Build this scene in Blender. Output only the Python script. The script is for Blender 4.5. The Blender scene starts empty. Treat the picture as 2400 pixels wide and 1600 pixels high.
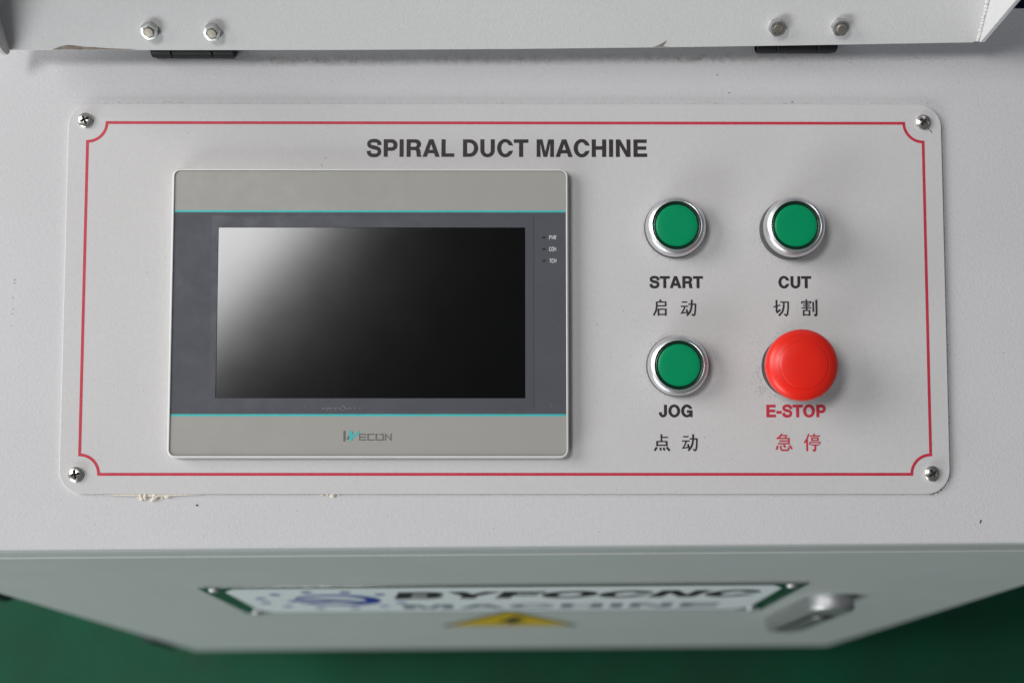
import bpy, math, random
from mathutils import Matrix, Vector
from mathutils.geometry import tessellate_polygon

S = 0.001                      # everything below is written in millimetres
random.seed(7)
scene = bpy.context.scene
COL = scene.collection

# ---------------------------------------------------------------- frames
# machine frame: x right, y into the machine, z up; front edge of the desk at z = FRONT_Z
FRONT_Z = 720.0
PM = Matrix(((0.9999739, 0.0072262, 0.0, 0), (-0.0069406, 0.9604401, -0.2784001, 0),
             (-0.0020118, 0.2783928, 0.9604652, 0), (0, 0, 0, 1)))
PO = Vector((3.4377, -124.0466, -2.0))
off = PM.to_3x3() @ PO
PANEL = Matrix.Translation(Vector((0, 0, FRONT_Z)) - off) @ PM      # panel mm -> machine mm
def mm_to_world(m):
    m = m.copy(); m.translation = m.translation * S
    return m

# ---------------------------------------------------------------- camera
cam_d = bpy.data.cameras.new('camera'); cam = bpy.data.objects.new('camera', cam_d); COL.objects.link(cam)
CR = Matrix(((0.9999957, 0.0001455, 0.0029223), (0.0003343, -0.9979037, -0.0647156), (0.0029067, 0.0647163, -0.9978995)))
CC = Vector((1.8062, -58.3639, 553.002))
P3 = PANEL.to_3x3()
right, down, fwd = (P3 @ Vector(CR[i]) for i in range(3))
cm = Matrix((right, -down, -fwd)).transposed().to_4x4()
cm.translation = (PANEL @ CC) * S
cam.matrix_world = cm
cam_d.sensor_width = 36; cam_d.lens = 2600 / 2400 * 36
cam_d.clip_start = 0.01; cam_d.clip_end = 100
cam_d.dof.use_dof = True; cam_d.dof.focus_distance = 0.552; cam_d.dof.aperture_fstop = 3.6
scene.camera = cam

# ---------------------------------------------------------------- light
world = bpy.data.worlds.new('World'); scene.world = world; world.use_nodes = True
wn = world.node_tree.nodes['Background']
wn.inputs[0].default_value = (0.89, 0.93, 1.0, 1); wn.inputs[1].default_value = 0.12

def area(name, loc, target, sx, sy, power, colour, roll=0.0):
    l = bpy.data.lights.new(name, 'AREA'); l.shape = 'RECTANGLE'; l.size = sx; l.size_y = sy
    l.energy = power; l.color = colour
    o = bpy.data.objects.new(name, l); COL.objects.link(o)
    o.location = loc
    d = Vector(target) - Vector(loc)
    q = d.to_track_quat('-Z', 'Y'); o.rotation_euler = (q.to_matrix() @ Matrix.Rotation(roll, 3, 'Z')).to_euler()
    return o
PW = Vector((0, 0.12, 0.76))
area('window_light', (-5.2, 0.90, 4.0), PW, 3.6, 2.9, 282, (1.0, 0.985, 0.972))
_ceil = (PANEL @ Vector((-590, 276, 1480))) * S
cl = area('ceiling_light', _ceil, PW, 0.50, 0.30, 10.6, (1.0, 1.0, 1.0))
_z = (PANEL.to_3x3() @ (Vector((-590, 276, 1480)) - Vector((-60, 0, 0)))).normalized()      # lamp faces the panel
_x = (PANEL.to_3x3() @ Vector((0.70, 0.714, 0))); _x = (_x - _z * _x.dot(_z)).normalized()   # and runs diagonally to it
cl.rotation_euler = Matrix((_x, _z.cross(_x), _z)).transposed().to_euler()
area('front_fill', (-2.3, -2.6, 0.85), (-0.1, 0, 0.55), 2.2, 1.1, 82, (0.96, 0.99, 1.0))  # added fill without a known source, brightens door and cover from the front

scene.view_settings.view_transform = 'Standard'; scene.view_settings.look = 'None'
scene.view_settings.exposure = 0.0; scene.view_settings.gamma = 1.0
scene.view_settings.use_curve_mapping = False
scene.render.engine = 'CYCLES'
scene.cycles.max_bounces = 8
scene.cycles.use_denoising = True

# ---------------------------------------------------------------- materials
def mat(name, colour, rough=0.5, metal=0.0, spec=0.5, coat=0.0):
    m = bpy.data.materials.new(name); m.use_nodes = True
    b = m.node_tree.nodes['Principled BSDF']
    b.inputs['Base Color'].default_value = (*colour, 1); b.inputs['Roughness'].default_value = rough
    b.inputs['Metallic'].default_value = metal; b.inputs['Specular IOR Level'].default_value = spec
    if coat: b.inputs['Coat Weight'].default_value = coat
    return m
def N(m, t, **kw):
    n = m.node_tree.nodes.new(t)
    for k, v in kw.items(): setattr(n, k, v)
    return n
def L(m, a, b): m.node_tree.links.new(a, b)
def noise(m, scale, detail=2.0, rough=0.5, vec=None):
    n = N(m, 'ShaderNodeTexNoise'); n.inputs['Scale'].default_value = scale
    n.inputs['Detail'].default_value = detail; n.inputs['Roughness'].default_value = rough
    if vec is not None: L(m, vec, n.inputs['Vector'])
    return n.outputs['Fac']
def ramp(m, src, p0, p1, c0=(0, 0, 0, 1), c1=(1, 1, 1, 1)):
    r = N(m, 'ShaderNodeValToRGB'); e = r.color_ramp.elements
    e[0].position = p0; e[1].position = p1; e[0].color = c0; e[1].color = c1
    L(m, src, r.inputs[0]); return r.outputs[0]
def mix(m, fac, a, b):
    x = N(m, 'ShaderNodeMix', data_type='RGBA')
    if isinstance(fac, float): x.inputs[0].default_value = fac
    else: L(m, fac, x.inputs[0])
    for i, c in ((6, a), (7, b)):
        if isinstance(c, tuple): x.inputs[i].default_value = (*c, 1) if len(c) == 3 else c
        else: L(m, c, x.inputs[i])
    return x.outputs[2]
def bump(m, height, strength, dist):
    b = N(m, 'ShaderNodeBump'); b.inputs['Strength'].default_value = strength; b.inputs['Distance'].default_value = dist
    L(m, height, b.inputs['Height']); L(m, b.outputs[0], m.node_tree.nodes['Principled BSDF'].inputs['Normal'])
    return b
def obj_coord(m): return N(m, 'ShaderNodeTexCoord').outputs['Object']

def powder_coat(name, colour, tint, grain=850.0, strength=0.22, dirt=0.5):
    """textured powder coat: orange peel relief, faint cloudy grime, scattered grains of dirt"""
    m = mat(name, colour, 0.65, spec=0.22); c = obj_coord(m)
    b = m.node_tree.nodes['Principled BSDF']
    cloud = ramp(m, noise(m, 9, 4, 0.6, c), 0.35, 0.75)
    col = mix(m, cloud, colour, tint)
    fine = ramp(m, noise(m, 420, 3, 0.6, c), 0.30, 0.70)
    col = mix(m, fine, mix(m, 0.10, col, (0.30, 0.30, 0.31)), col)
    speck = ramp(m, noise(m, 620, 1, 0.5, c), 0.745, 0.775)
    sp_area = ramp(m, noise(m, 26, 3, 0.6, c), 0.52, 0.68)
    mul = N(m, 'ShaderNodeMath', operation='MULTIPLY'); L(m, speck, mul.inputs[0]); L(m, sp_area, mul.inputs[1])
    mul2 = N(m, 'ShaderNodeMath', operation='MULTIPLY'); L(m, mul.outputs[0], mul2.inputs[0]); mul2.inputs[1].default_value = dirt
    col = mix(m, mul2.outputs[0], col, (0.13, 0.12, 0.11))
    L(m, col, b.inputs['Base Color'])
    L(m, ramp(m, noise(m, 30, 3, 0.6, c), 0.3, 0.7, (0.58, 0.58, 0.58, 1), (0.72, 0.72, 0.72, 1)), b.inputs['Roughness'])
    bump(m, noise(m, grain, 2, 0.55, c), strength, 0.0005)
    return m

M_DESK = powder_coat('desk_paint', (0.560, 0.555, 0.566), (0.533, 0.53, 0.537), 720, 0.23)
M_PLATE = powder_coat('plate_paint', (0.552, 0.540, 0.538), (0.532, 0.522, 0.516), 950, 0.17)
M_COVER = powder_coat('cover_paint', (0.575, 0.57, 0.57), (0.55, 0.545, 0.54), 800, 0.26)
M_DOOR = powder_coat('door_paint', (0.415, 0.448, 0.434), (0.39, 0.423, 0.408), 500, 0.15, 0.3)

# the desk carries a line of grime where dust collects under the cover
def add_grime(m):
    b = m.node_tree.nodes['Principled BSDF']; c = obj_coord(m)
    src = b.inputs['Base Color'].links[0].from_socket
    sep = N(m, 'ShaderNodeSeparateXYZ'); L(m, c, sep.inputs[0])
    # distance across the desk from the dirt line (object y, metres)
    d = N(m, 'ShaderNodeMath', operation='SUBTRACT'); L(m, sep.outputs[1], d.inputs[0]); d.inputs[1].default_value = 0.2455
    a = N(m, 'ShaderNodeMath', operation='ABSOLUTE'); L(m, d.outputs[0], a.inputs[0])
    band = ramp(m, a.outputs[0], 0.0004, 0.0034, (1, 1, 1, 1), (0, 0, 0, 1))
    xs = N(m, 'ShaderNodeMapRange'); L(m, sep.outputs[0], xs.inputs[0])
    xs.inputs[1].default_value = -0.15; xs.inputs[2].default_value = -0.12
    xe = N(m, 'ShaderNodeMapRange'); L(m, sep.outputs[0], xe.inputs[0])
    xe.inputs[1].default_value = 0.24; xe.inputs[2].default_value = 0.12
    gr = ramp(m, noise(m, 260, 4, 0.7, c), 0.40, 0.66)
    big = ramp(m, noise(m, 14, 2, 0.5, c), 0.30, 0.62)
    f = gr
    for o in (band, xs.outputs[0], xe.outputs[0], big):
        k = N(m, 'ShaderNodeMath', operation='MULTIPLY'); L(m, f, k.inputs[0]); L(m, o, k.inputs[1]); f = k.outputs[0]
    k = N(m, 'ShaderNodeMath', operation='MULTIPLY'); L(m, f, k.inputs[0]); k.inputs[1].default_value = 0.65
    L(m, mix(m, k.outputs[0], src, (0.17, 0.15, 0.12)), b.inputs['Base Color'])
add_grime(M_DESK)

def ink(name, colour):
    m = mat(name, colour, 0.55, spec=0.3); c = obj_coord(m)
    n = ramp(m, noise(m, 700, 3, 0.6, c), 0.25, 0.75)
    light = tuple(min(1, x * 1.25 + 0.012) for x in colour)
    L(m, mix(m, n, colour, light), m.node_tree.nodes['Principled BSDF'].inputs['Base Color'])
    return m
M_INK = ink('black_ink', (0.020, 0.016, 0.018))
M_RED = ink('red_ink', (0.42, 0.022, 0.045))
M_TEAL = ink('teal_ink', (0.035, 0.37, 0.37))
M_WHITE_INK = ink('white_ink', (0.70, 0.71, 0.73))
M_GREY_INK = ink('grey_ink', (0.10, 0.10, 0.10))
M_BLUE_INK = ink('blue_ink', (0.015, 0.035, 0.25))
M_PALE_INK = ink('pale_grey_ink', (0.12, 0.14, 0.18))

def plastic(name, colour, rough, spec=0.5, grain=1500, strength=0.05, var=0.06):
    m = mat(name, colour, rough, spec=spec); c = obj_coord(m)
    n = noise(m, 60, 4, 0.6, c)
    L(m, mix(m, ramp(m, n, 0.3, 0.7), colour, tuple(x * (1 - var) for x in colour)), m.node_tree.nodes['Principled BSDF'].inputs['Base Color'])
    L(m, ramp(m, noise(m, 120, 3, 0.6, c), 0.3, 0.7, (rough * .85,) * 3 + (1,), (min(1, rough * 1.15),) * 3 + (1,)), m.node_tree.nodes['Principled BSDF'].inputs['Roughness'])
    bump(m, noise(m, grain, 2, 0.5, c), strength, 0.0003)
    return m
M_RIM = plastic('terminal_casing', (0.60, 0.60, 0.585), 0.45)
M_BAND = plastic('terminal_grey_film', (0.315, 0.307, 0.285), 0.55, 0.3, 1500, 0.04, 0.02)
M_MASK = plastic('terminal_dark_film', (0.076, 0.078, 0.092), 0.6, 0.25)
M_FILM = plastic('screen_border_film', (0.068, 0.072, 0.086), 0.5, 0.25)
M_GLASS = mat('display_glass', (0.0003, 0.0003, 0.0003), 0.13, spec=0.43)
_c = obj_coord(M_GLASS)
L(M_GLASS, ramp(M_GLASS, noise(M_GLASS, 45, 4, 0.65, _c), 0.3, 0.7, (0.150,) * 3 + (1,), (0.165,) * 3 + (1,)), M_GLASS.node_tree.nodes['Principled BSDF'].inputs['Roughness'])
M_RECESS_SHADE = mat('recess_shade', (0.012, 0.012, 0.014), 0.7)  # shade of the handle recess put into a near-black colour
M_LED = mat('unlit_lamp_window', (0.012, 0.013, 0.016), 0.3)
M_RUBBER = plastic('black_plastic', (0.028, 0.028, 0.030), 0.55)
M_GREY_COLLAR = plastic('dark_grey_plastic', (0.05, 0.05, 0.053), 0.5)
M_GREEN = plastic('green_lens', (0.0, 0.25, 0.098), 0.34, 0.22)
M_GREEN_D = plastic('dark_green_lens_edge', (0.003, 0.03, 0.016), 0.3, 0.5)
M_MUSH = plastic('red_plastic', (0.74, 0.016, 0.006), 0.36, 0.45, 900, 0.04, 0.08)

def metal(name, colour, rough, scale=400, amt=0.06):
    m = mat(name, colour, rough, 1.0); c = obj_coord(m)
    L(m, ramp(m, noise(m, scale, 3, 0.6, c), 0.3, 0.7, (max(0.02, rough - amt),) * 3 + (1,), (rough + amt,) * 3 + (1,)), m.node_tree.nodes['Principled BSDF'].inputs['Roughness'])
    return m
M_ALU = metal('satin_aluminium', (0.78, 0.78, 0.80), 0.38, 200, 0.015)
M_STEEL = metal('screw_steel', (0.66, 0.64, 0.61), 0.27)
M_ZINC = metal('zinc_plating', (0.58, 0.58, 0.565), 0.40, 250, 0.10)
M_BOLT = metal('bolt_end_steel', (0.36, 0.33, 0.28), 0.55, 300, 0.1)
M_MIRROR = metal('polished_plate', (0.62, 0.62, 0.62), 0.12)
M_CHROME = metal('handle_metal', (0.52, 0.52, 0.53), 0.52)
M_LEVER = metal('lever_metal', (0.34, 0.35, 0.35), 0.55)
M_DIRT = mat('socket_dirt', (0.035, 0.026, 0.018), 0.9)
M_BLACKPAINT = plastic('black_hinge_paint', (0.007, 0.007, 0.008), 0.45, 0.3)
M_CHIP = mat('bare_chipped_metal', (0.20, 0.165, 0.13), 0.7)
n_ = noise(M_CHIP, 300, 4, 0.7, obj_coord(M_CHIP))
L(M_CHIP, mix(M_CHIP, ramp(M_CHIP, n_, 0.3, 0.7), (0.12, 0.09, 0.065), (0.27, 0.235, 0.20)), M_CHIP.node_tree.nodes['Principled BSDF'].inputs['Base Color'])
M_LUMP = mat('paint_lump', (0.62, 0.57, 0.48), 0.5)
bump(M_LUMP, noise(M_LUMP, 500, 3, 0.6, obj_coord(M_LUMP)), 0.5, 0.001)
M_SIGN = plastic('nameplate_white', (0.84, 0.87, 0.90), 0.35)
M_YELLOW = plastic('warning_yellow', (0.62, 0.42, 0.012), 0.4)
M_BLUE = plastic('blue_machine_paint', (0.025, 0.06, 0.20), 0.4)
M_SPECK = mat('dust_grains', (0.075, 0.062, 0.052), 0.9)
M_PEN = mat('blue_pen', (0.16, 0.20, 0.42), 0.6)

M_FLOOR = mat('green_floor_paint', (0.02, 0.11, 0.055), 0.4, spec=0.10)
c = obj_coord(M_FLOOR)
fc = mix(M_FLOOR, ramp(M_FLOOR, noise(M_FLOOR, 7, 5, 0.65, c), 0.35, 0.7), (0.008, 0.086, 0.043), (0.014, 0.058, 0.033))
L(M_FLOOR, fc, M_FLOOR.node_tree.nodes['Principled BSDF'].inputs['Base Color'])
L(M_FLOOR, ramp(M_FLOOR, noise(M_FLOOR, 12, 4, 0.6, c), 0.3, 0.7, (0.45,) * 3 + (1,), (0.65,) * 3 + (1,)), M_FLOOR.node_tree.nodes['Principled BSDF'].inputs['Roughness'])

# ---------------------------------------------------------------- mesh helpers (mm in, metres out)
def mesh_obj(name, verts, faces, material, parent=None, smooth=None, matrix=None):
    me = bpy.data.meshes.new(name)
    me.from_pydata([(v[0] * S, v[1] * S, v[2] * S) for v in verts], [], faces)
    me.validate(); me.update()
    me.materials.append(material)
    if smooth is not None:
        me.polygons.foreach_set('use_smooth', [True] * len(me.polygons))
        me.set_sharp_from_angle(angle=math.radians(smooth))
        me.polygons.foreach_set('use_smooth', [len(p.vertices) <= 4 for p in me.polygons])   # flat caps stay flat
    o = bpy.data.objects.new(name, me); COL.objects.link(o)
    if parent is not None: o.parent = parent
    if matrix is not None:
        if parent is None: o.matrix_world = mm_to_world(matrix)
        else: o.matrix_local = mm_to_world(matrix)
    return o
class MB:
    def __init__(s): s.v = []; s.f = []
    def add(s, v, f):
        b = len(s.v); s.v += [tuple(x) for x in v]; s.f += [tuple(i + b for i in q) for q in f]
    def build(s, name, material, parent=None, smooth=None, matrix=None):
        return mesh_obj(name, s.v, s.f, material, parent, smooth, matrix)
def thing(name, label, cat, matrix, group=None):
    o = bpy.data.objects.new(name, None); COL.objects.link(o); o.empty_display_size = 0.02
    o.matrix_world = mm_to_world(matrix)
    o['label'] = label; o['category'] = cat
    if group: o['group'] = group
    return o
def T(x, y, z): return Matrix.Translation((x, y, z))

def poly(outer, holes, z=0.0):
    loops = [[Vector((p[0], p[1], 0)) for p in l] for l in [outer] + list(holes)]
    tris = tessellate_polygon(loops)
    v = [(p.x, p.y, z) for l in loops for p in l]
    out = []
    for t in tris:
        a, b, c_ = (v[i] for i in t)
        cr = (b[0] - a[0]) * (c_[1] - a[1]) - (b[1] - a[1]) * (c_[0] - a[0])
        if abs(cr) < 1e-9: continue
        out.append(tuple(t) if cr > 0 else (t[0], t[2], t[1]))
    return v, out
def arc(cx, cy, rx, ry, a0, a1, n=12):
    return [(cx + rx * math.cos(math.radians(a0 + (a1 - a0) * i / n)), cy + ry * math.sin(math.radians(a0 + (a1 - a0) * i / n))) for i in range(n + 1)]
def rrect(x0, y0, x1, y1, r, n=8, inset=0.0):
    x0 += inset; y0 += inset; x1 -= inset; y1 -= inset; r = max(r - inset, 0.05)
    return (arc(x1 - r, y1 - r, r, r, 0, 90, n) + arc(x0 + r, y1 - r, r, r, 90, 180, n)
            + arc(x0 + r, y0 + r, r, r, 180, 270, n) + arc(x1 - r, y0 + r, r, r, 270, 360, n))
def loft(rings, cap_top=True, cap_bottom=False):
    """rings: lists of 3D points of equal length, counter-clockwise, bottom to top"""
    n = len(rings[0]); v = [p for r in rings for p in r]; f = []
    for k in range(len(rings) - 1):
        for i in range(n):
            j = (i + 1) % n
            f.append((k * n + i, k * n + j, (k + 1) * n + j, (k + 1) * n + i))
    if cap_top: f.append(tuple((len(rings) - 1) * n + i for i in range(n)))
    if cap_bottom: f.append(tuple(reversed(range(n))))
    return v, f
def rbox(x0, y0, x1, y1, r, levels, n=8):
    """rounded prism: levels = [(inset, z), ...]"""
    return loft([[(p[0], p[1], z) for p in rrect(x0, y0, x1, y1, r, n, ins)] for ins, z in levels])
def lathe(profile, n=72, close=True):
    v = []; f = []
    for r, z in profile:
        for i in range(n):
            a = 2 * math.pi * i / n; v.append((r * math.cos(a), r * math.sin(a), z))
    for k in range(len(profile) - 1):
        for i in range(n):
            j = (i + 1) % n; f.append((k * n + i, k * n + j, (k + 1) * n + j, (k + 1) * n + i))
    if close: f.append(tuple((len(profile) - 1) * n + i for i in range(n)))
    return v, f
def box(x0, y0, z0, x1, y1, z1, bev=0.0):
    """box with bevelled edges"""
    b = bev
    if b <= 0:
        v = [(x, y, z) for z in (z0, z1) for x, y in ((x0, y0), (x1, y0), (x1, y1), (x0, y1))]
        return v, [(3, 2, 1, 0), (4, 5, 6, 7), (0, 1, 5, 4), (1, 2, 6, 5), (2, 3, 7, 6), (3, 0, 4, 7)]
    rings = []
    for ins, z in ((b, z0), (b * .29, z0 + b * .29), (0, z0 + b), (0, z1 - b), (b * .29, z1 - b * .29), (b, z1)):
        rings.append([(p[0], p[1], z) for p in rrect(x0, y0, x1, y1, b + .01, 3, ins)])
    return loft(rings, True, True)
def xf(vf, m): return [tuple(m @ Vector(p)) for p in vf[0]], vf[1]
def stroke(pts, w, z, closed=False):
    """flat ribbon along a polyline with mitred joints"""
    n = len(pts); Lp, Rp = [], []
    for i in range(n):
        p = Vector(pts[i])
        a = Vector(pts[i - 1]) if (i > 0 or closed) else None
        b = Vector(pts[(i + 1) % n]) if (i < n - 1 or closed) else None
        d1 = (p - a).normalized() if a is not None else None
        d2 = (b - p).normalized() if b is not None else None
        d1 = d1 or d2; d2 = d2 or d1
        n1 = Vector((-d1.y, d1.x)); n2 = Vector((-d2.y, d2.x))
        m_ = (n1 + n2); m_ = m_.normalized() if m_.length > 1e-6 else n1
        k = (w[i] if isinstance(w, (list, tuple)) else w) / 2 / max(0.5, m_.dot(n1))
        Lp.append(p + m_ * k); Rp.append(p - m_ * k)
    v = [(q.x, q.y, z) for q in Lp] + [(q.x, q.y, z) for q in Rp]
    f = [(n + i, n + (i + 1) % n, (i + 1) % n, i) for i in range(n if closed else n - 1)]
    return v, f
def catmull(pts, k=6):
    out = []
    P = [Vector(pts[0])] + [Vector(p) for p in pts] + [Vector(pts[-1])]
    for i in range(1, len(P) - 2):
        for j in range(k):
            t = j / k; a, b, c_, d = P[i - 1], P[i], P[i + 1], P[i + 2]
            out.append(tuple(0.5 * ((2 * b) + (c_ - a) * t + (2 * a - 5 * b + 4 * c_ - d) * t * t + (3 * b - a - 3 * c_ + d) * t ** 3)))
    out.append(tuple(P[-2])); return out

# ---------------------------------------------------------------- lettering (grotesque bold capitals, 1000 units per em)
def ring_c(a0, a1, b0, b1):
    return arc(370, 359, 326, 378, a0, a1, 30) + arc(370, 359, 174, 254, b1, b0, 30)
GLY = {
 'I': (278, [([(64, 0), (214, 0), (214, 718), (64, 718)], [])]),
 'L': (611, [([(76, 0), (583, 0), (583, 126), (226, 126), (226, 718), (76, 718)], [])]),
 'T': (611, [([(231, 0), (381, 0), (381, 592), (598, 592), (598, 718), (14, 718), (14, 592), (231, 592)], [])]),
 'E': (667, [([(76, 0), (621, 0), (621, 126), (226, 126), (226, 302), (584, 302), (584, 426), (226, 426), (226, 592), (607, 592), (607, 718), (76, 718)], [])]),
 'F': (611, [([(76, 0), (226, 0), (226, 300), (548, 300), (548, 424), (226, 424), (226, 592), (587, 592), (587, 718), (76, 718)], [])]),
 'H': (722, [([(71, 0), (221, 0), (221, 304), (501, 304), (501, 0), (651, 0), (651, 718), (501, 718), (501, 432), (221, 432), (221, 718), (71, 718)], [])]),
 'N': (722, [([(69, 0), (213, 0), (213, 486), (497, 0), (654, 0), (654, 718), (510, 718), (510, 238), (230, 718), (69, 718)], [])]),
 'M': (833, [([(69, 0), (209, 0), (209, 570), (346, 0), (488, 0), (625, 570), (625, 0), (765, 0), (765, 718), (545, 718), (418, 190), (290, 718), (69, 718)], [])]),
 'A': (722, [([(20, 0), (178, 0), (228, 150), (492, 150), (542, 0), (702, 0), (447, 718), (277, 718)], [[(270, 272), (361, 545), (451, 272)]])]),
 'Y': (667, [([(260, 0), (410, 0), (410, 277), (653, 718), (483, 718), (337, 430), (186, 718), (15, 718), (260, 277)], [])]),
 'W': (944, [([(190, 0), (345, 0), (472, 510), (600, 0), (755, 0), (935, 718), (780, 718), (672, 215), (548, 718), (398, 718), (272, 215), (165, 718), (10, 718)], [])]),
 '-': (333, [([(27, 215), (306, 215), (306, 345), (27, 345)], [])]),
 'O': (778, [(arc(389, 359, 345, 378, 0, 360, 48)[:-1], [arc(389, 359, 193, 252, 0, 360, 48)[:-1]])]),
 'C': (722, [(ring_c(17, 343, 31, 328), [])]),
 'G': (778, [(arc(385, 359, 341, 378, 24, 318, 30) + [(620, 70), (632, 0), (713, 0), (713, 384), (402, 384), (402, 262), (572, 262)]
              + arc(385, 359, 187, 254, 325, 33, 30), [])]),
 'U': (722, [([(72, 718)] + arc(361, 265, 289, 284, 180, 360, 24) + [(651, 718), (501, 718)] + arc(361, 265, 140, 158, 360, 180, 24) + [(222, 718)], [])]),
 'J': (556, [([(484, 718), (334, 718)] + arc(252, 210, 82, 104, 360, 180, 14) + [(170, 258), (24, 258)] + arc(253, 230, 231, 248, 180, 360, 24), [])]),
 'D': (722, [([(76, 0)] + arc(350, 359, 335, 359, -90, 90, 24) + [(76, 718)], [[(226, 126), (226, 592)] + arc(338, 359, 194, 233, 90, -90, 20)])]),
 'P': (667, [([(76, 0), (226, 0), (226, 254)] + arc(400, 486, 227, 232, -90, 90, 20) + [(76, 718)], [[(226, 378), (226, 592)] + arc(375, 485, 104, 107, 90, -90, 16)])]),
 'B': (722, [([(76, 0)] + arc(455, 200, 214, 200, -90, 58, 16) + arc(430, 535, 210, 183, -28, 90, 14) + [(76, 718)],
              [[(226, 432), (226, 594)] + arc(395, 513, 96, 81, 90, -90, 12), [(226, 124), (226, 314)] + arc(415, 219, 104, 95, 90, -90, 12)])]),
 'R': (722, [([(76, 0), (226, 0), (226, 282), (395, 282), (455, 262), (480, 205), (488, 90), (494, 40), (512, 0), (677, 0), (677, 22), (650, 48), (640, 110), (634, 225), (612, 300), (560, 348)]
              + arc(430, 520, 228, 198, -46, 90, 18) + [(76, 718)], [[(226, 404), (226, 594)] + arc(395, 499, 106, 95, 90, -90, 14)])]),
}
_sc = catmull([(558, 492), (540, 585), (452, 655), (335, 672), (215, 652), (140, 598), (124, 525), (150, 455), (232, 412), (335, 384), (440, 356), (526, 308), (556, 218), (532, 122), (452, 62), (338, 46), (218, 64), (138, 122), (112, 232)], 5)
_n = len(_sc)
_sw = [146 - 18 * math.sin(math.pi * min(1, 2 * abs(0.5 - i / (_n - 1)))) for i in range(_n)]
_v, _f = stroke(_sc, _sw, 0)
GLY['S'] = (667, [([(p[0], p[1]) for p in _v[_n:]] + [(p[0], p[1]) for p in reversed(_v[:_n])], [])])

def grow(pts, d):
    n = len(pts); A = sum(pts[i][0] * pts[(i + 1) % n][1] - pts[(i + 1) % n][0] * pts[i][1] for i in range(n))
    d = d if A > 0 else -d; out = []
    for i in range(n):
        p, a, b = Vector(pts[i][:2]), Vector(pts[i - 1][:2]), Vector(pts[(i + 1) % n][:2])
        if (p - a).length < 1e-6 or (b - p).length < 1e-6: continue
        d1, d2 = (p - a).normalized(), (b - p).normalized()
        n1, n2 = Vector((d1.y, -d1.x)), Vector((d2.y, -d2.x)); m_ = n1 + n2
        m_ = m_.normalized() if m_.length > 1e-4 else n1
        out.append(tuple(p + m_ * d / max(0.6, m_.dot(n1))))
    return out
def text_geo(s, x0, x1, ybase, ytop, z, skew=0.0, space=278, bold=12):
    """lay the word so that its ink runs from x0 to x1 and its capitals from ybase to ytop"""
    mb = MB(); pen = 0.0; items = []
    for ch in s:
        if ch == ' ': pen += space; continue
        adv, polys = GLY[ch]; items.append((pen, polys)); pen += adv
    xs = [p[0] + px for px, polys in items for o, h in polys for p in o]
    a, b = min(xs) - bold, max(xs) + bold; sx = (x1 - x0) / (b - a); sy = (ytop - ybase) / (718 + 2 * bold); ybase += bold * sy
    for px, polys in items:
        for o, h in polys:
            tr = lambda l: [(x0 + (p[0] + px - a) * sx + skew * p[1] * sy, ybase + p[1] * sy) for p in l]
            mb.add(*poly(tr(grow(o, bold)), [tr(grow(q, -bold)) for q in h], z))
    return mb
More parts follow.
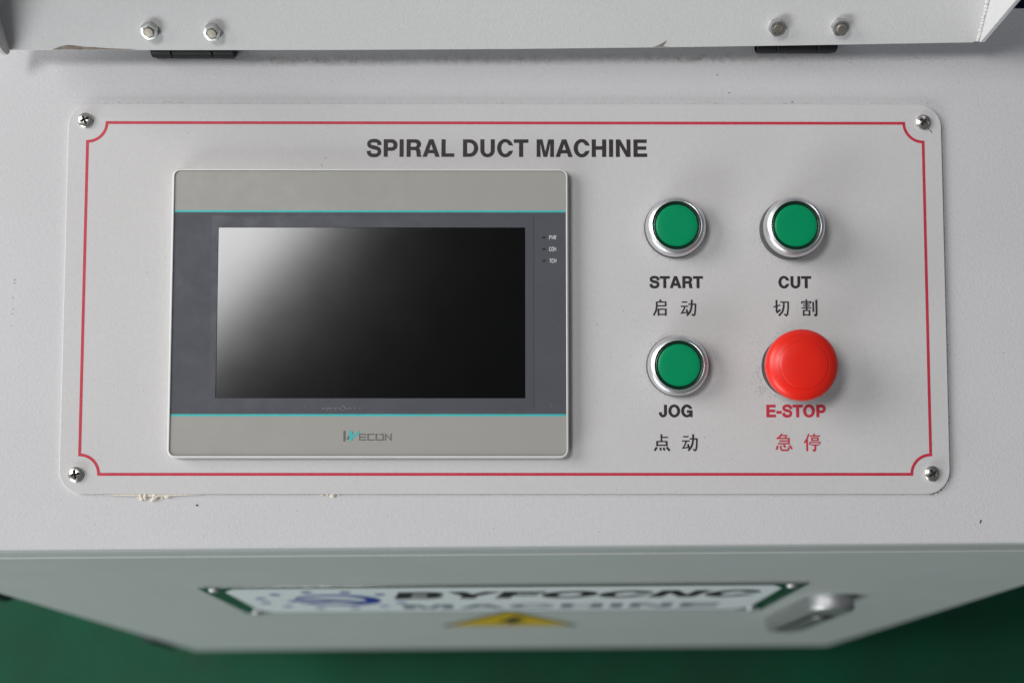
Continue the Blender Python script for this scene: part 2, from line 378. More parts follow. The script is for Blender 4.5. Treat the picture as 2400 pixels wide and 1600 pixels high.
HAN = {
 'qi': [([(47, 99), (57, 87)], 9), ([(26, 84), (90, 84)], 6), ([(86, 87), (86, 58)], 9), ([(26, 61), (86, 61)], 6), ([(27, 86), (27, 56), (22, 30), (6, 2)], 9),
        ([(38, 44), (38, 0)], 9), ([(38, 40), (90, 40)], 6), ([(86, 43), (86, 0)], 9), ([(38, 8), (86, 8)], 6)],
 'dong': [([(8, 84), (42, 84)], 6), ([(1, 58), (48, 58)], 6), ([(27, 56), (18, 34), (6, 16), (44, 22)], 7), ([(36, 40), (46, 12)], 9),
          ([(48, 71), (96, 71)], 6), ([(92, 73), (91, 38), (87, 8), (80, 2), (69, 9)], 8), ([(69, 98), (69, 68), (65, 42), (56, 20), (38, 1)], 9)],
 'qie': [([(0, 54), (44, 66)], 6), ([(20, 97), (20, 28), (24, 22), (44, 38)], 9), ([(44, 84), (97, 84)], 6), ([(93, 86), (92, 42), (87, 8), (80, 2), (67, 11)], 8), ([(66, 82), (64, 52), (56, 24), (34, 1)], 9)],
 'ge': [([(29, 100), (35, 91)], 8), ([(5, 88), (3, 74)], 7), ([(5, 86), (60, 86), (55, 76)], 6), ([(13, 73), (53, 73)], 5), ([(11, 61), (55, 61)], 5), ([(2, 48), (63, 48)], 5), ([(33, 82), (33, 36)], 8),
        ([(14, 36), (14, 0)], 8), ([(14, 33), (53, 33)], 5), ([(50, 36), (50, 0)], 8), ([(14, 6), (50, 6)], 5), ([(74, 86), (74, 24)], 8), ([(94, 99), (94, 8), (89, 2), (79, 8)], 9)],
 'dian': [([(47, 99), (47, 54)], 9), ([(47, 80), (88, 80)], 6), ([(20, 58), (20, 27)], 9), ([(20, 55), (82, 55)], 6), ([(79, 58), (79, 27)], 9), ([(20, 33), (79, 33)], 6),
          ([(18, 21), (3, 1)], 10), ([(38, 19), (43, 2)], 9), ([(58, 19), (66, 2)], 9), ([(78, 21), (97, 1)], 10)],
 'ji': [([(37, 100), (24, 83), (5, 70)], 8), ([(34, 90), (66, 90), (56, 74)], 6), ([(18, 73), (82, 73)], 6), ([(80, 76), (80, 38)], 8), ([(20, 58), (80, 58)], 6), ([(12, 43), (80, 43)], 6),
        ([(11, 31), (2, 8)], 9), ([(28, 31), (29, 10), (37, 4), (70, 4), (77, 9), (75, 22)], 7), ([(46, 36), (57, 21)], 9), ([(82, 32), (98, 12)], 9)],
 'ting': [([(30, 99), (19, 71), (2, 46)], 8), ([(19, 66), (19, -1)], 9), ([(59, 100), (65, 90)], 8), ([(36, 87), (98, 87)], 5), ([(48, 79), (48, 58)], 7), ([(48, 76), (86, 76)], 5), ([(84, 79), (84, 58)], 7), ([(48, 62), (84, 62)], 5),
          ([(37, 52), (33, 36)], 7), ([(37, 50), (98, 50), (91, 40)], 5), ([(43, 35), (90, 35)], 5), ([(67, 35), (67, 7), (62, 1), (51, 7)], 8)],
}
def han_geo(chars, z):
    mb = MB()
    for key, x0, x1, y0, y1 in chars:
        for i, (pts, w) in enumerate(HAN[key]):
            v, f = stroke(pts, w * 1.22 + .6, 0)
            zz = z + 0.012 * i
            mb.add([(x0 + (p[0]) / 100 * (x1 - x0), y0 + p[1] / 100 * (y1 - y0), zz) for p in v], f)
    return mb

# ================================================================ THE SETTING
v, f = loft([[(-6000, -6000, 0), (6000, -6000, 0), (6000, 6000, 0), (-6000, 6000, 0)]])
floor = mesh_obj('floor', v, [(0, 1, 2, 3)], M_FLOOR); floor['kind'] = 'structure'

# ================================================================ CONTROL CABINET
MACH = Matrix.Identity(4)
cab = thing('control_cabinet', 'pale grey powder coated control cabinet with sloped desk top and front door', 'cabinet', T(0, 0, 0))
ALPHA = math.atan2(0.2784, 0.96044)
HX = 319.0
def sweep(section, x0, x1, nx=1):
    """closed (y, z) section swept along x"""
    n = len(section); v = []; f = []
    for k in range(nx + 1):
        x = x0 + (x1 - x0) * k / nx
        v += [(x, p[0], p[1]) for p in section]
    for k in range(nx):
        for i in range(n):
            j = (i + 1) % n; f.append((k * n + i, k * n + j, (k + 1) * n + j, (k + 1) * n + i))
    f.append(tuple(reversed(range(n)))); f.append(tuple(nx * n + i for i in range(n)))
    return v, f
ca, sa = math.cos(ALPHA), math.sin(ALPHA)
Rb = 2.2
# fold: arc tangent to the sloped top and the vertical lip
th = math.pi / 2 - ALPHA
tl = Rb * math.tan((math.pi / 2 - ALPHA) / 2)
cyc, czc = Rb, -tl
sec = [(270.5 * ca, 270.5 * sa)]
arcp = [(cyc + Rb * math.cos(a), czc + Rb * math.sin(a)) for a in [math.pi / 2 + ALPHA + (math.pi / 2 - ALPHA) * i / 7 for i in range(8)]]
sec += arcp + [(0.3, -10.0), (0.5, -15.8), (1.4, -15.8), (1.6, -4.5), (270.5 * ca, 270.5 * sa - 2.5)]
# the desk object carries its own frame lying in the desk plane, so its grime line runs along it
DESKM = T(0, 0, FRONT_Z) @ Matrix.Rotation(ALPHA, 4, 'X')
di = Matrix.Rotation(-ALPHA, 4, 'X')
sv, sf = sweep(sec, -HX, HX)
sv = [tuple(di @ Vector(p)) for p in sv]
desk = mesh_obj('desk_top', sv, [tuple(reversed(q)) for q in sf], M_DESK, cab, 50, DESKM)
# added strip over the desk lip; its shaded tone is put into the colour
rl = MB(); rl.add(*box(-HX, -0.35, FRONT_Z - 16.9, HX, 0.2, FRONT_Z - 3.0, 0.12)); rl.build('lip_shade_strip', M_DOOR, cab, 40)
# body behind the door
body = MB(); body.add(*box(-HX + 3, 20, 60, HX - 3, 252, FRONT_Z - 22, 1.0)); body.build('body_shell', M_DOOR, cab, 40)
pl_ = MB(); pl_.add(*box(-HX + 30, 40, 0, HX - 30, 240, 60, 1.0)); pl_.build('plinth', M_RUBBER, cab, 40)
# side cheeks under the sloped desk
for sx in (-1, 1):
    x0, x1 = (HX - 5, HX - 3) if sx > 0 else (-HX + 3, -HX + 5)
    s_ = [(20, FRONT_Z - 24), (250, FRONT_Z - 24), (250, FRONT_Z + 250 * math.tan(ALPHA) - 3.2), (20, FRONT_Z + 20 * math.tan(ALPHA) - 3.2)]
    v, f = sweep(s_, x0, x1); mesh_obj('side_panel', v, f, M_DOOR, cab)
# door
DT, DB = FRONT_Z - 17.0, FRONT_Z - 607.0
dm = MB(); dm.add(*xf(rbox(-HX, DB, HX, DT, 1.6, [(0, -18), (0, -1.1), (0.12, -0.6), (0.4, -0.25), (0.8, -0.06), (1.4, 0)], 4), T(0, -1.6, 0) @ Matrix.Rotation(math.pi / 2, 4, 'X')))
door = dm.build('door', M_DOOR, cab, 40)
for zc, hl in ((-148, 30), (-515, 38)):
    h = MB()
    h.add(*xf(lathe([(8, -hl), (8.5, -hl + 1), (8.5, -1.2), (7.6, -0.6), (7.6, 0.6), (8.5, 1.2), (8.5, hl - 1), (8, hl)], 20), T(-HX - 7, 5, FRONT_Z + zc)))
    h.add(*box(-HX - 3, 2, FRONT_Z + zc - hl, -HX - 0.2, 15, FRONT_Z + zc + hl))
    h.build('hinge', M_BLACKPAINT, door, 40)
# flush handle on the door: body, pad coloured with recess shade, swing lever
FR = Matrix.Rotation(math.pi / 2, 4, 'X')     # local (x, y, z) -> (x, -z out of the door, y up)
def on_door(x, z, proud=1.6): return T(x, -proud, FRONT_Z + z) @ FR
hm = on_door(211, -262)
hb = MB(); hb.add(*xf(rbox(-15.5, -78, 15.5, 78, 15.4, [(-0.8, 0.05), (-0.8, 1.6), (0, 2.2), (0, 7.5), (0.8, 9.2), (2.2, 10.0), (4.5, 10.2)], 12), hm)); hb.build('handle_body', M_CHROME, door, 50)
hr = MB(); hr.add(*xf(rbox(-9.5, -70, 9.5, 46, 9.4, [(0.6, 10.1), (0.2, 10.35), (0, 10.45)], 10), hm)); hr.build('handle_recess_shade', M_RECESS_SHADE, door, 50)
hv = MB(); hv.add(*xf(rbox(-5.5, -64, 5.5, 38, 5.4, [(0, 10.5), (0, 11.0), (0.6, 11.6), (1.6, 11.8)], 10), hm)); hv.build('handle_lever', M_LEVER, door, 50)

# ---------------------------------------------------------------- nameplate on the door
NPM = on_door(-5, -190, 1.6 + 0.2)
name_t = thing('nameplate', 'white nameplate with blue logo and bold black lettering riveted to the cabinet door', 'nameplate', NPM)
W2, H2 = 183.5, 67.5
pb = MB(); pb.add(*rbox(-W2, -H2, W2, H2, 1.5, [(0, 0), (0, 1.2), (0.4, 1.5)], 4)); pb.build('backing_plate', M_MIRROR, name_t, 40)
w2, h2, ch = 170.5, 63.5, 13
oct_ = [(-w2 + ch * .6, -h2), (w2 - ch * .6, -h2), (w2, -h2 + ch), (w2, h2 - ch), (w2 - ch * .6, h2), (-w2 + ch * .6, h2), (-w2, h2 - ch), (-w2, -h2 + ch)]
v, f = poly(oct_, [], 1.56); mesh_obj('printed_face', v, f, M_SIGN, name_t)
for sx in (-1, 1):
    for sy in (-1, 1):
        v, f = lathe([(3.7, 1.5), (3.7, 2.1), (3.2, 2.8), (2.0, 3.2), (0.5, 3.3)], 20)
        mesh_obj('rivet', v, f, M_CHROME, name_t, 60, T(sx * (W2 - 9), sy * (H2 - 7), 0))
text_geo('BYFOCNC', -71, 158, 10, 44, 1.66, 0.18, bold=30).build('lettering', M_INK, name_t)
text_geo('MACHINE', -69, 147, -46, -22, 1.66).build('lettering', M_PALE_INK, name_t)
lg = MB()
v, f = stroke(arc(-110, 6, 25, 26, 200, 520, 26), [3 + 7 * math.sin(math.pi * i / 26) for i in range(27)], 1.66); lg.add(v, f)
lg.add(*stroke([(-140, 2), (-122, 12), (-104, 4), (-84, -10)], 7, 1.72))
lg.add(*stroke([(-132, -8), (-112, 2), (-92, -6)], 5, 1.78))
for i in range(12):
    a = math.radians(30 * i + 12)
    cx_, cy_ = -112 + 46 * math.cos(a), 4 + 44 * math.sin(a)
    if cx_ < -168: continue
    lg.add(*poly(arc(cx_, cy_, 3.6, 4.2, 0, 360, 10)[:-1], [], 1.66))
lg.build('logo', M_BLUE_INK, name_t)

# ---------------------------------------------------------------- warning sticker on the door
WM = on_door(-1.5, -378, 1.6 + 0.05)
ws = thing('warning_sticker', 'yellow triangular electrical warning sticker on the door below the nameplate', 'sticker', WM)
def tri(hw, hh, r, y0):
    pts = []
    for cx_, cy_, a0 in ((hw - r * 1.7, y0 + r, -90), (0, y0 + hh - r * 2, 30), (-hw + r * 1.7, y0 + r, 150)):
        pts += arc(cx_, cy_, r, r, a0, a0 + 120, 6)
    return pts
v, f = poly(tri(57, 110, 3, 0), [], 0.15); mesh_obj('dark_border', v, f, M_INK, ws)
v, f = poly(tri(51, 99, 2, 3.2), [], 0.30); mesh_obj('yellow_field', v, f, M_YELLOW, ws)
v, f = poly([(-3, 12), (1, 34), (-11, 34), (2, 70), (12, 70), (5, 45), (14, 45)], [], 0.45); mesh_obj('lightning_symbol', v, f, M_INK, ws)

# ================================================================ HINGED COVER ABOVE THE PANEL
a0 = Vector((-245.684, 120.535, 14.0)); ux = Vector((0.999958, 0.009188, 0)); uv = Vector((-0.007038, 0.765999, 0.642804)); un = Vector((0.005906, -0.642776, 0.766031))
CF = Matrix((ux, uv, un)).transposed().to_4x4(); CF.translation = a0
COVM = PANEL @ CF
cov = thing('hinged_cover', 'pale grey hinged steel cover with four nuts along the top of the desk', 'cover', COVM)
LX = 481.3
edge_pts = [(0.8, 0), (60, -0.5), (164, -1.3), (250, -1.5), (334, -1.2), (410, -0.6), (LX - 4, 0), (LX - 1.2, 0.9), (LX, 3)]
outline = [(0, 1.0)] + edge_pts + [(LX + 3.5, 150), (3, 150)]
rings = []
def inset_poly(pts, d):
    n = len(pts); out = []
    for i in range(n):
        p, a, b = Vector(pts[i]), Vector(pts[i - 1]), Vector(pts[(i + 1) % n])
        d1, d2 = (p - a).normalized(), (b - p).normalized()
        n1, n2 = Vector((-d1.y, d1.x)), Vector((-d2.y, d2.x)); m_ = (n1 + n2).normalized()
        out.append(tuple(p + m_ * d / max(0.4, m_.dot(n1))))
    return out
for d, z in ((0, -2.0), (0, -0.5), (0.15, -0.15), (0.5, 0)):
    rings.append([(p[0], p[1], z) for p in inset_poly(outline, d)])
v, f = loft(rings, True, True)
face = mesh_obj('cover_face', v, f, M_COVER, cov, 40)
# chipped paint along the left end of the lower edge
def blob(pts, z, name, m, parent): 
    v, f = poly(pts, [], z); return mesh_obj(name, v, f, m, parent)
blob([(21.5, 0.3), (26, 1.9), (30, 2.7), (33.5, 2.3), (37.5, 1.7), (44, 1.3), (50, 0.7), (58, 0.35), (64, 0.2), (60, -0.1), (40, 0.05), (25, 0.25)], 0.05, 'paint_chip', M_CHIP, face)
blob([(319, -0.8), (321, -0.1), (322.6, 0.6), (325.6, 2.6), (325, 0.9), (324, -0.3), (327, -0.75)], 0.05, 'scuff_mark', M_CHIP, face)
# side cheeks welded to the face, standing towards the viewer
def cheek(x, sgn, prof):
    n = len(prof); t = 2.0
    v = [(x, p[0], p[1]) for p in prof] + [(x + sgn * t, p[0], p[1]) for p in prof]
    f = [tuple(range(n)) if sgn < 0 else tuple(reversed(range(n))), tuple(reversed([n + i for i in range(n)])) if sgn < 0 else tuple(n + i for i in range(n))]
    for i in range(n):
        j = (i + 1) % n; q = (i, j, n + j, n + i); f.append(q if sgn > 0 else tuple(reversed(q)))
    return v, f
v, f = cheek(LX - 0.6, 1, [(0.6, 0.05), (1.0, 1.6), (40, 35), (120, 95), (120, 0.05)])
mesh_obj('side_cheek', v, f, M_COVER, cov)
v, f = cheek(0.9, -1, [(0.4, 0.05), (-0.6, 1.8), (-0.4, 4.2), (1.2, 6.6), (4, 9), (60, 40), (120, 80), (120, 0.05)])
mesh_obj('side_cheek', v, f, M_COVER, cov)
# weld beads along the right cheek
wb = MB(); y = 1.5; rr = random.Random(3)
while y < 60:
    r = rr.uniform(0.8, 1.3)
    sv, sf = lathe([(r, 0), (r * .9, r * .35), (r * .6, r * .62), (r * .2, r * .75)], 8)
    wb.add(*xf((sv, sf), T(LX - 1.3 + rr.uniform(-.35, .15), y, -0.1)))
    y += r * rr.uniform(1.1, 1.9)
wb.build('weld_bead', M_COVER, cov, 60)
# nuts with bolt ends
def hexpts(r, a0=0.0): return [(r * math.cos(a0 + math.pi / 3 * i), r * math.sin(a0 + math.pi / 3 * i)) for i in range(6)]
def nut(x, y, a, tilt, bolt_out):
    R_ = 4.35; n = 36; rings = []
    def hexr(k, lim):      # hexagon clipped by a circle gives the chamfered corners
        out = []
        for i in range(n):
            t = 2 * math.pi * i / n; ap = R_ * math.cos(math.pi / 6)
            rr_ = ap / math.cos((t % (math.pi / 3)) - math.pi / 6)
            rr_ = min(rr_, lim) * k
            out.append((rr_ * math.cos(t + a), rr_ * math.sin(t + a)))
        return out
    for k, lim, z in ((1, R_ * .93, 0), (1, R_, 0.5), (1, R_, 3.2), (1, R_ * .90, 3.75), (0.70, R_, 3.9), (0.62, R_ * .85, 3.5)):
        rings.append([(p[0], p[1], z) for p in hexr(k, lim)])
    for p_ in (rings[-1],):
        for i in range(n):
            t = 2 * math.pi * i / n + a; p_[i] = (2.55 * math.cos(t), 2.55 * math.sin(t), 3.4)
    m_ = T(x, y, 0.02) @ Matrix.Rotation(tilt, 4, 'X')
    v, f = loft(rings, True, False)
    o = mesh_obj('nut', v, f, M_ZINC, cov, 35, m_)
    v, f = lathe([(2.4, 3.3), (2.4, 3.3 + bolt_out), (2.1, 3.75 + bolt_out), (0.4, 3.8 + bolt_out)], 24)
    mesh_obj('bolt_end', v, f, M_BOLT, o, 40)
for x, y, a, b in ((72.3, 10.2, 0.35, 0.9), (102.7, 9.3, 0.1, 0.6), (379.0, 9.4, 0.28, 0.5), (409.8, 9.3, 0.0, 1.5)):
    nut(x, y, a, 0.0, b)
# black butt hinges between the desk and the cover
def cover_hinge(xp0, xp1, yp, cuts):
    h = MB()
    base = CF.inverted()
    v, f = box(xp0 + 1, yp + 1, -1.7, xp1 - 1, yp + 17, 2.2, 0.3)
    h.add(*xf((v, f), base))
    ho = h.build('hinge', M_BLACKPAINT, cov, 40)
    for c0, c1 in zip(cuts[:-1], cuts[1:]):
        k = MB()
        m_ = base @ T((c0 + c1) / 2, yp + 4.3, 2.6) @ Matrix.Rotation(math.pi / 2, 4, 'Y')
        hl = (c1 - c0) / 2 - 0.12
        k.add(*xf(lathe([(3.6, -hl), (4.0, -hl + .4), (4.0, hl - .4), (3.6, hl)], 24), m_))
        k.build('hinge_knuckle', M_BLACKPAINT, ho, 40)
cover_hinge(-178.5, -136.5, 120.6, (-178.5, -168.0, -147.5, -136.5))
cover_hinge(126.8, 167.5, 123.6, (126.8, 137.0, 157.5, 167.5))

# ================================================================ CONTROL PLATE
plate_t = thing('control_plate', 'light grey control plate with red border line and black SPIRAL DUCT MACHINE title', 'panel', PANEL @ T(0, 0, -2.0))
PZ = 2.0      # plate face is panel z = 0
pl = MB(); pl.add(*rbox(-221, -98.2, 221, 98.2, 12, [(0, 0.02), (0, 1.55), (0.12, 1.8), (0.45, 2.0)], 10))
plate = pl.build('plate', M_PLATE, plate_t, 40)
# red border with scooped corners
def border():
    r = 9.6; x0, x1, y0, y1 = -210.9, 211.4, -88.4, 88.15
    pts = arc(x1, y1, r, r, 270, 180, 12) + arc(x0, y1, r, r, 360, 270, 12) + arc(x0, y0, r, r, 90, 0, 12) + arc(x1, y0, r, r, 180, 90, 12)
    return pts
v, f = stroke(border(), 1.45, PZ + 0.05, closed=True); mesh_obj('border_line', v, f, M_RED, plate_t)
text_geo('SPIRAL DUCT MACHINE', -70.0, 71.7, 70.75, 79.75, PZ + 0.05).build('title_lettering', M_INK, plate_t)
text_geo('START', 72.3, 99.2, 4.25, 10.35, PZ + 0.05, bold=20).build('lettering', M_INK, plate_t)
text_geo('CUT', 137.0, 153.5, 4.25, 10.35, PZ + 0.05, bold=20).build('lettering', M_INK, plate_t)
text_geo('JOG', 76.5, 93.3, -60.15, -54.0, PZ + 0.05, bold=20).build('lettering', M_INK, plate_t)
text_geo('E-STOP', 130.0, 159.7, -60.25, -53.95, PZ + 0.05, bold=20).build('lettering', M_RED, plate_t)
han_geo([('qi', 73.8, 81.4, -9.6, -1.4), ('dong', 87.8, 95.9, -9.6, -1.4)], PZ + 0.05).build('lettering', M_INK, plate_t)
han_geo([('qie', 134.3, 142.3, -9.6, -1.4), ('ge', 148.3, 156.3, -9.6, -1.4)], PZ + 0.05).build('lettering', M_INK, plate_t)
han_geo([('dian', 73.9, 81.9, -76.8, -68.5), ('dong', 87.8, 95.9, -76.8, -68.5)], PZ + 0.05).build('lettering', M_INK, plate_t)
han_geo([('ji', 134.6, 142.6, -76.9, -68.4), ('ting', 148.5, 156.7, -76.9, -68.4)], PZ + 0.05).build('lettering', M_RED, plate_t)
# pan head screws with cross recess
def screw(x, y, a, tilt):
    R_ = 3.75; nr, nt = 22, 72; v = []; f = []
    def h(r): return 2.1 * math.sqrt(max(0, 1 - (r / R_) ** 2 * 0.80)) + 0.25
    for i in range(nr + 1):
        r = R_ * (i / nr)
        for j in range(nt):
            t = 2 * math.pi * j / nt; px, py = r * math.cos(t), r * math.sin(t)
            qx, qy = abs(px), abs(py)
            arm = 0.48 + 0.12 * r; d = -1
            inside = (min(qx, qy) < arm * (1 - 0.25 * max(qx, qy) / 2.3) and max(qx, qy) < 2.25)
            z = h(r) - (1.35 if inside else 0)
            if i == 0: z = h(0) - 1.35
            v.append((px, py, z))
    for i in range(nr):
        for j in range(nt):
            k = (j + 1) % nt; f.append((i * nt + j, (i + 1) * nt + j, (i + 1) * nt + k, i * nt + k))
    b = len(v); v += [(R_ * math.cos(2 * math.pi * j / nt), R_ * math.sin(2 * math.pi * j / nt), 0.0) for j in range(nt)]
    for j in range(nt):
        k = (j + 1) % nt; f.append((nr * nt + j, b + j, b + k, nr * nt + k))
    m_ = T(x, y, PZ + 0.02) @ Matrix.Rotation(a, 4, 'Z')
    o = mesh_obj('screw', v, f, M_STEEL, plate_t, 32, m_)
    d = MB(); zz = 1.12
    d.add(*poly([(-2.0, -.5), (-.5, -.5), (-.5, -2.0), (.5, -2.0), (.5, -.5), (2.0, -.5), (2.0, .5), (.5, .5), (.5, 2.0), (-.5, 2.0), (-.5, .5), (-2.0, .5)], [], zz))
    d.build('socket_dirt', M_DIRT, o)
for x, y, a in ((-212.0, 89.2, 0.45), (211.5, 88.6, 0.95), (-212.2, -88.4, 0.25), (211.7, -88.0, 0.6)):
    screw(x, y, a, 0)
# lumps of dried filler on the lower edge
def lump(cx, cy, n, sx, sy, seed, hz):
    r_ = random.Random(seed); mb = MB()
    for i in range(n):
        px, py = cx + r_.gauss(0, sx), cy + r_.gauss(0, sy); r = r_.uniform(.6, 1.9)
        v, f = lathe([(r, 0), (r * .95, r * .3), (r * .6, r * .6), (r * .15, r * .7)], 9)
        k = r_.uniform(.6, 1.5); rot = r_.uniform(0, 3)
        mb.add([tuple(Matrix.Rotation(rot, 3, 'Z') @ Vector((p[0] * k * (1 + .25 * r_.random()), p[1] / k, p[2] * hz))) for p in v], f)
        mb.v[-len(v):] = [(p[0] + px, p[1] + py, p[2]) for p in mb.v[-len(v):]]
    return mb
lump(-177.5, -98.6, 18, 4.4, 1.2, 4, 1.3).build('filler_lump', M_LUMP, plate_t, 60)
lump(-84.8, -98.4, 8, 2.6, 0.5, 9, 1.0).build('filler_lump', M_LUMP, plate_t, 60)
v, f = stroke([(-198, -98.6), (-192, -98.75), (-182, -98.6), (-172, -98.9), (-160, -98.6), (-150, -98.5)], [.2, .8, 1.3, 1.2, .7, .2], 1.2); mesh_obj('filler_line', v, f, M_LUMP, plate_t)

# grains of dust lying on plate and desk, thicker round the buttons and along the plate's edges
def grains(name, pts, z, parent, m, matrix=None):
    r_ = random.Random(11); mb = MB()
    for x, y, s in pts:
        n = r_.randint(4, 6); a0_ = r_.uniform(0, 6.28); el = r_.uniform(.6, 1.6)
        mb.add([(x + s * el * math.cos(a0_ + 6.28 * i / n) * r_.uniform(.6, 1), y + s / el * math.sin(a0_ + 6.28 * i / n) * r_.uniform(.6, 1), z) for i in range(n)], [tuple(range(n))])
    o = mb.build(name, m, parent, None, matrix); o['kind'] = 'stuff'; return o
rg = random.Random(5)
pts = []
for i in range(420): pts.append((rg.uniform(-215, 215), rg.uniform(-94, 94), rg.choice((.10, .10, .12, .14, .18))))
for (bx, by, br, n, bias) in ((85, 34.6, 15.2, 90, 200), (142.7, 33.8, 15.3, 110, 200), (85.4, -34.8, 15.2, 130, 200), (143.1, -35.1, 16, 240, 205)):
    for i in range(n):
        a = math.radians(rg.gauss(bias, 60)); d = br + abs(rg.expovariate(1 / 3.2))
        pts.append((bx + d * math.cos(a), by + d * math.sin(a), rg.uniform(.08, .20)))
for i in range(60): pts.append((127 + rg.gauss(0, 1.5), -46.5 + rg.gauss(0, 1.2), rg.uniform(.08, .2)))
pts += [(161, -40.5, .5), (161.3, -40.0, .4), (157, -44, .3), (214.5, 85.3, .45), (215.2, 84.4, .6), (215.8, 83.6, .5), (59, -7.0, .35), (132, -50.5, .28)]
def clear(x, y): return not (-167 < x < 32.5 and -81 < y < 64.5)
grains('dust_grains', [p for p in pts if clear(p[0], p[1]) and abs(p[0]) < 219 and abs(p[1]) < 96.5], PZ + 0.03, plate_t, M_SPECK)
pts = []
for i in range(260): pts.append((rg.uniform(-250, 255), rg.choice((rg.uniform(-120, -100.5), rg.uniform(100, 119))), rg.choice((.1, .12, .14, .2))))
for i in range(260): pts.append((rg.uniform(-221, 221), 98.8 + abs(rg.gauss(0, .35)), rg.uniform(.08, .22)))
for i in range(300): pts.append((221.5 + abs(rg.gauss(0, .45)), rg.uniform(-90, 88), rg.uniform(.08, .25)))
for i in range(120): pts.append((rg.uniform(-60, 200), -98.8 - abs(rg.gauss(0, .35)), rg.uniform(.07, .16)))
for i in range(60):
    a = rg.uniform(-1.45, -.1); pts.append((209 + (12.5 + abs(rg.gauss(0, .5))) * math.cos(a), -86.2 + (12.5 + abs(rg.gauss(0, .5))) * math.sin(a), rg.uniform(.1, .28)))
for i in range(300): pts.append((rg.uniform(-140, 225), 121.8 + rg.gauss(0, 1.1), rg.uniform(.08, .22)))
for i in range(90): pts.append((rg.uniform(120, 235), 121 + rg.gauss(0, 2.2), rg.uniform(.08, .25)))
pts += [(236.3, -111.5, .8), (236.0, -112.4, .6), (108, 113.6, .5), (114, 104.3, .5), (-153, -103.7, .6), (-152.4, -103.9, .5), (146, 99.6, .6)]
desk_dust = grains('dust_grains', pts, -1.94, cab, M_SPECK, PANEL)
desk_dust.matrix_local = mm_to_world(PANEL)
o = grains('pen_marks', [(-246.5, 8.5, .55), (-246.6, 7.0, .5), (-247.1, -.5, .5), (-247.0, -6.2, .4), (-247.2, -8.6, .4), (-247.4, -14.6, .35)], -1.93, cab, M_PEN, PANEL)

# ================================================================ TOUCH SCREEN TERMINAL
hx0, hx1, hy0, hy1 = -166.0, 31.3, -80.1, 63.6
hmi = thing('touch_screen_terminal', 'grey touch screen terminal with black display set in the control plate left of the buttons', 'touch screen', PANEL @ T(0, 0, 0.02))
TOP = 5.6
hc = MB(); hc.add(*rbox(hx0 - .25, hy0 - .25, hx1 + .25, hy1 + .25, 4.2, [(0.3, 0), (0.0, 0.5), (0, TOP - 1.2), (.12, TOP - .55), (.4, TOP - .15), (.75, TOP), (1.15, TOP), (1.3, TOP - .1), (1.32, TOP - 1.8)], 10))
casing = hc.build('casing', M_RIM, hmi, 35)
ix0, ix1, iy0, iy1 = hx0 + 1.15, hx1 - 1.15, hy0 + 1.15, hy1 - 1.15
FZ = TOP - .5; rc = 2.9
gx0, gx1, gy0, gy1 = ix0 + .12, ix1 - .12, iy0 + .12, iy1 - .12
t1, t0, b1, b0 = 42.6, 41.6, -58.65, -59.7
def sheet(name, pts, m, z=FZ, holes=()):
    v, f = poly(pts, holes, z); return mesh_obj(name, v, f, m, hmi)
sheet('upper_band', [(gx0, t1), (gx1, t1)] + arc(gx1 - rc, gy1 - rc, rc, rc, 0, 90, 8) + arc(gx0 + rc, gy1 - rc, rc, rc, 90, 180, 8), M_BAND)
sheet('teal_stripe', [(gx0, t0), (gx1, t0), (gx1, t1), (gx0, t1)], M_TEAL)
sx0, sx1, sy0, sy1 = -142.8, 10.0, -50.9, 34.0
sheet('dark_mask', [(gx0, b1), (gx1, b1), (gx1, t0), (gx0, t0)], M_MASK, FZ, [[(sx0 - .5, sy0 - .5), (sx0 - .5, sy1 + .5), (sx1 + .5, sy1 + .5), (sx1 + .5, sy0 - .5)]])
sheet('teal_stripe', [(gx0, b0), (gx1, b0), (gx1, b1), (gx0, b1)], M_TEAL)
sheet('lower_band', [(gx1, b0), (gx0, b0)] + arc(gx0 + rc, gy0 + rc, rc, rc, 180, 270, 8) + arc(gx1 - rc, gy0 + rc, rc, rc, 270, 360, 8), M_BAND)
# film frame round the display, then the recessed display itself
v, f = [], []
fo = rrect(-145.9, -56.6, 14.2, 40.0, .6, 3); fi = rrect(sx0, sy0, sx1, sy1, .3, 3)
n = len(fo)
ringz = [[(p[0], p[1], FZ + .01) for p in fo], [(p[0], p[1], FZ + .12) for p in rrect(-145.9, -56.6, 14.2, 40.0, .6, 3, .06)], [(p[0], p[1], FZ + .12) for p in fi], [(p[0], p[1], FZ - .42) for p in fi]]
v, f = loft(ringz, False); mesh_obj('film_frame', v, f, M_FILM, hmi)
v, f = loft([[(sx0 + .02, sy0 + .02, FZ - .36), (sx1 - .02, sy0 + .02, FZ - .36), (sx1 - .02, sy1 - .02, FZ - .36), (sx0 + .02, sy1 - .02, FZ - .36)]]); disp = mesh_obj('display', v, [(0, 1, 2, 3)], M_GLASS, hmi)
THIN = {'P': [[(0, 0), (0, 1), (.7, 1), (.95, .85), (.95, .65), (.7, .5), (0, .5)]], 'W': [[(0, 1), (.2, 0), (.5, .7), (.8, 0), (1, 1)]],
        'R': [[(0, 0), (0, 1), (.7, 1), (.95, .85), (.95, .65), (.7, .5), (0, .5)], [(.5, .5), (.95, 0)]], 'C': [[(.95, .8), (.7, 1), (.25, 1), (0, .75), (0, .25), (.25, 0), (.7, 0), (.95, .2)]],
        'O': [[(.25, 0), (0, .25), (0, .75), (.25, 1), (.7, 1), (.95, .75), (.95, .25), (.7, 0), (.25, 0)]], 'M': [[(0, 0), (0, 1), (.5, .35), (.95, 1), (.95, 0)]],
        'T': [[(0, 1), (1, 1)], [(.5, 1), (.5, 0)]], 'H': [[(0, 0), (0, 1)], [(.95, 0), (.95, 1)], [(0, .5), (.95, .5)]]}
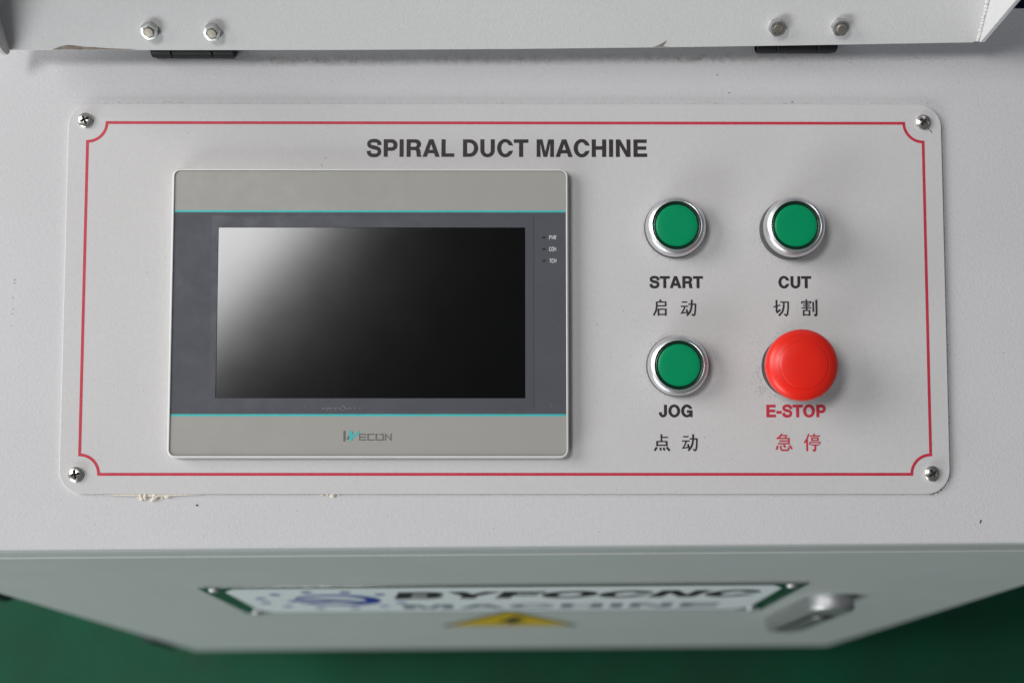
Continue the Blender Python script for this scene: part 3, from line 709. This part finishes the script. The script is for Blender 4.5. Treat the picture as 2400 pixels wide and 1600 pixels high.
for y, s in ((29.0, 'PWR'), (23.2, 'COM'), (17.35, 'TCH')):
    sheet('indicator_window', [(18.5, y - .45), (20.1, y - .45), (20.1, y + .45), (18.5, y + .45)], M_LED, FZ + .05)
    tm = MB()
    for q, ch_ in enumerate(s):
        for j_, pts in enumerate(THIN[ch_]):
            tm.add(*stroke([(21.9 + q * 1.2 + p[0] * .9 + .22 * p[1], y - .95 + p[1] * 1.9) for p in pts], .20, FZ + .05 + .01 * j_))
    tm.build('lettering', M_WHITE_INK, hmi)
rs = random.Random(21); sc_pts = [(rs.gauss(-84, 6), rs.gauss(-55.8, .5), rs.uniform(.06, .16)) for _ in range(34)]
sc_pts += [(rs.uniform(-140, 20), rs.uniform(36, 41), rs.uniform(.05, .09)) for _ in range(14)] + [(24, -13, .15), (22.5, -54, .14), (23, -55, .12)]
grains('scratch_specks', [p for p in sc_pts if -58.4 < p[1] < 41.4], FZ + .14, hmi, M_WHITE_INK)
# maker's mark on the lower band
def LP(px, py): return (-79.6 + (px - 12) / 333 * 23.8, -66.9 - (py - 1400) / 70 * 5.0)
g = MB(); k = 0
def ls(mb, pts, w):
    global k
    v, f = stroke([LP(*p) for p in pts], w, FZ + .05 + .012 * (k % 9)); mb.add(v, f); k += 1
ls(g, [(20, 1400), (20, 1472)], 1.05); ls(g, [(40, 1458), (76, 1406)], 1.0)
for pts in ([(172, 1424), (124, 1424), (124, 1462), (172, 1462)], [(128, 1443), (168, 1443)], [(228, 1424), (182, 1424), (182, 1462), (228, 1462)],
            [(262, 1424), (286, 1424), (286, 1462), (238, 1462), (238, 1424), (252, 1424)], [(302, 1466), (302, 1424), (340, 1462), (340, 1420)]):
    ls(g, pts, .52)
g.build('maker_mark', M_GREY_INK, hmi)
g = MB(); k = 5
ls(g, [(64, 1400), (64, 1468)], 1.5); ls(g, [(74, 1446), (120, 1404)], 1.1)
g.build('maker_mark', M_TEAL, hmi)

# ================================================================ PUSH BUTTONS
def make_button(x, y, lift, label):
    t = thing('push_button', label, 'button', PANEL @ T(x, y, 0.02), 'green push buttons on the control plate')
    v, f = lathe([(15.0, 0), (15.2, .4), (15.2, 2.2 + lift), (14.9, 2.7 + lift), (13, 2.8 + lift)], 72)
    mesh_obj('collar', v, f, M_GREY_COLLAR, t, 40)
    z = 2.2 + lift
    prof = [(14.3, z), (14.85, z + .35), (14.95, z + 1.0)]
    for i in range(1, 10):                       # rounded shoulder
        a = math.radians(90 * i / 9); prof.append((12.55 + 2.4 * math.cos(a), z + 3.0 + 4.2 * math.sin(a)))
    prof += [(12.30, z + 7.26), (12.12, z + 7.1), (12.05, z + 6.8), (12.05, z + 3.5)]
    v, f = lathe(prof, 96, False); mesh_obj('bezel', v, f, M_ALU, t, 50)
    v, f = lathe([(12.0, z + 3.4), (12.0, z + 5.2), (11.4, z + 5.7), (10.9, z + 5.75), (10.55, z + 5.0), (10.4, z + 3.4)], 72); mesh_obj('lens_edge', v, f, M_GREEN_D, t, 50)
    v, f = lathe([(10.5, z + 3.5), (10.5, z + 5.9), (10.42, z + 6.2), (10.1, z + 6.45), (9.5, z + 6.55), (7, z + 6.60), (4, z + 6.62), (1, z + 6.62)], 72); mesh_obj('lens', v, f, M_GREEN, t, 50)
    return t
make_button(85.0, 34.5, 0.0, 'green push button above the START lettering')
make_button(142.9, 33.7, 4.6, 'green push button above the CUT lettering')
make_button(85.5, -34.7, 0.0, 'green push button above the JOG lettering')

# ================================================================ EMERGENCY STOP
es = thing('emergency_stop', 'red mushroom emergency stop button above the E-STOP lettering', 'button', PANEL @ T(143.1, -35.1, 0.02))
v, f = lathe([(15.0, 0), (15.3, .4), (15.3, 5.2), (15.0, 5.8), (12, 5.9)], 72); mesh_obj('collar', v, f, M_RUBBER, es, 40)
v, f = lathe([(12.4, 5.8), (12.4, 12.5), (11, 12.6)], 48); mesh_obj('neck', v, f, M_RUBBER, es, 40)
prof = [(12.0, 12.2), (15.4, 12.4), (16.3, 12.9), (16.9, 14.0), (17.2, 16.5)]
def dome_z(r): return 19.2 + 6.0 * max(0, 1 - (r / 17.3) ** 2.7) ** (1 / 2.3)
for i in range(0, 40):
    r = 17.3 * math.cos(math.radians(90 * i / 40)) ** 0.75
    if 11.3 < r < 12.1: continue
    prof.append((r, dome_z(r)))
    nxt = 17.3 * math.cos(math.radians(90 * (i + 1) / 40)) ** 0.75
    if r >= 12.1 and nxt < 12.1:                # fine groove round the cap insert
        prof += [(11.95, dome_z(11.95)), (11.85, dome_z(11.85) - .14), (11.6, dome_z(11.6) - .14), (11.5, dome_z(11.5))]
clean = [p for p in prof if p[0] > 0.4] + [(0.4, dome_z(0.4))]
v, f = lathe(clean, 96); mesh_obj('mushroom_head', v, f, M_MUSH, es, 55)

# ================================================================ BLUE MACHINE BEHIND
b_t = thing('blue_machine_housing', 'dark blue machine housing behind the desk at the upper right corner', 'machine', T(480, 507, 0))
v, f = box(-222, -238, 0, 240, 240, 930, 4.0); mesh_obj('housing', v, f, M_BLUE, b_t, 40)
v, f = box(-205, -241, 500, 225, -238.2, 900, 1.2); mesh_obj('cover_panel', v, f, M_BLUE, b_t, 40)
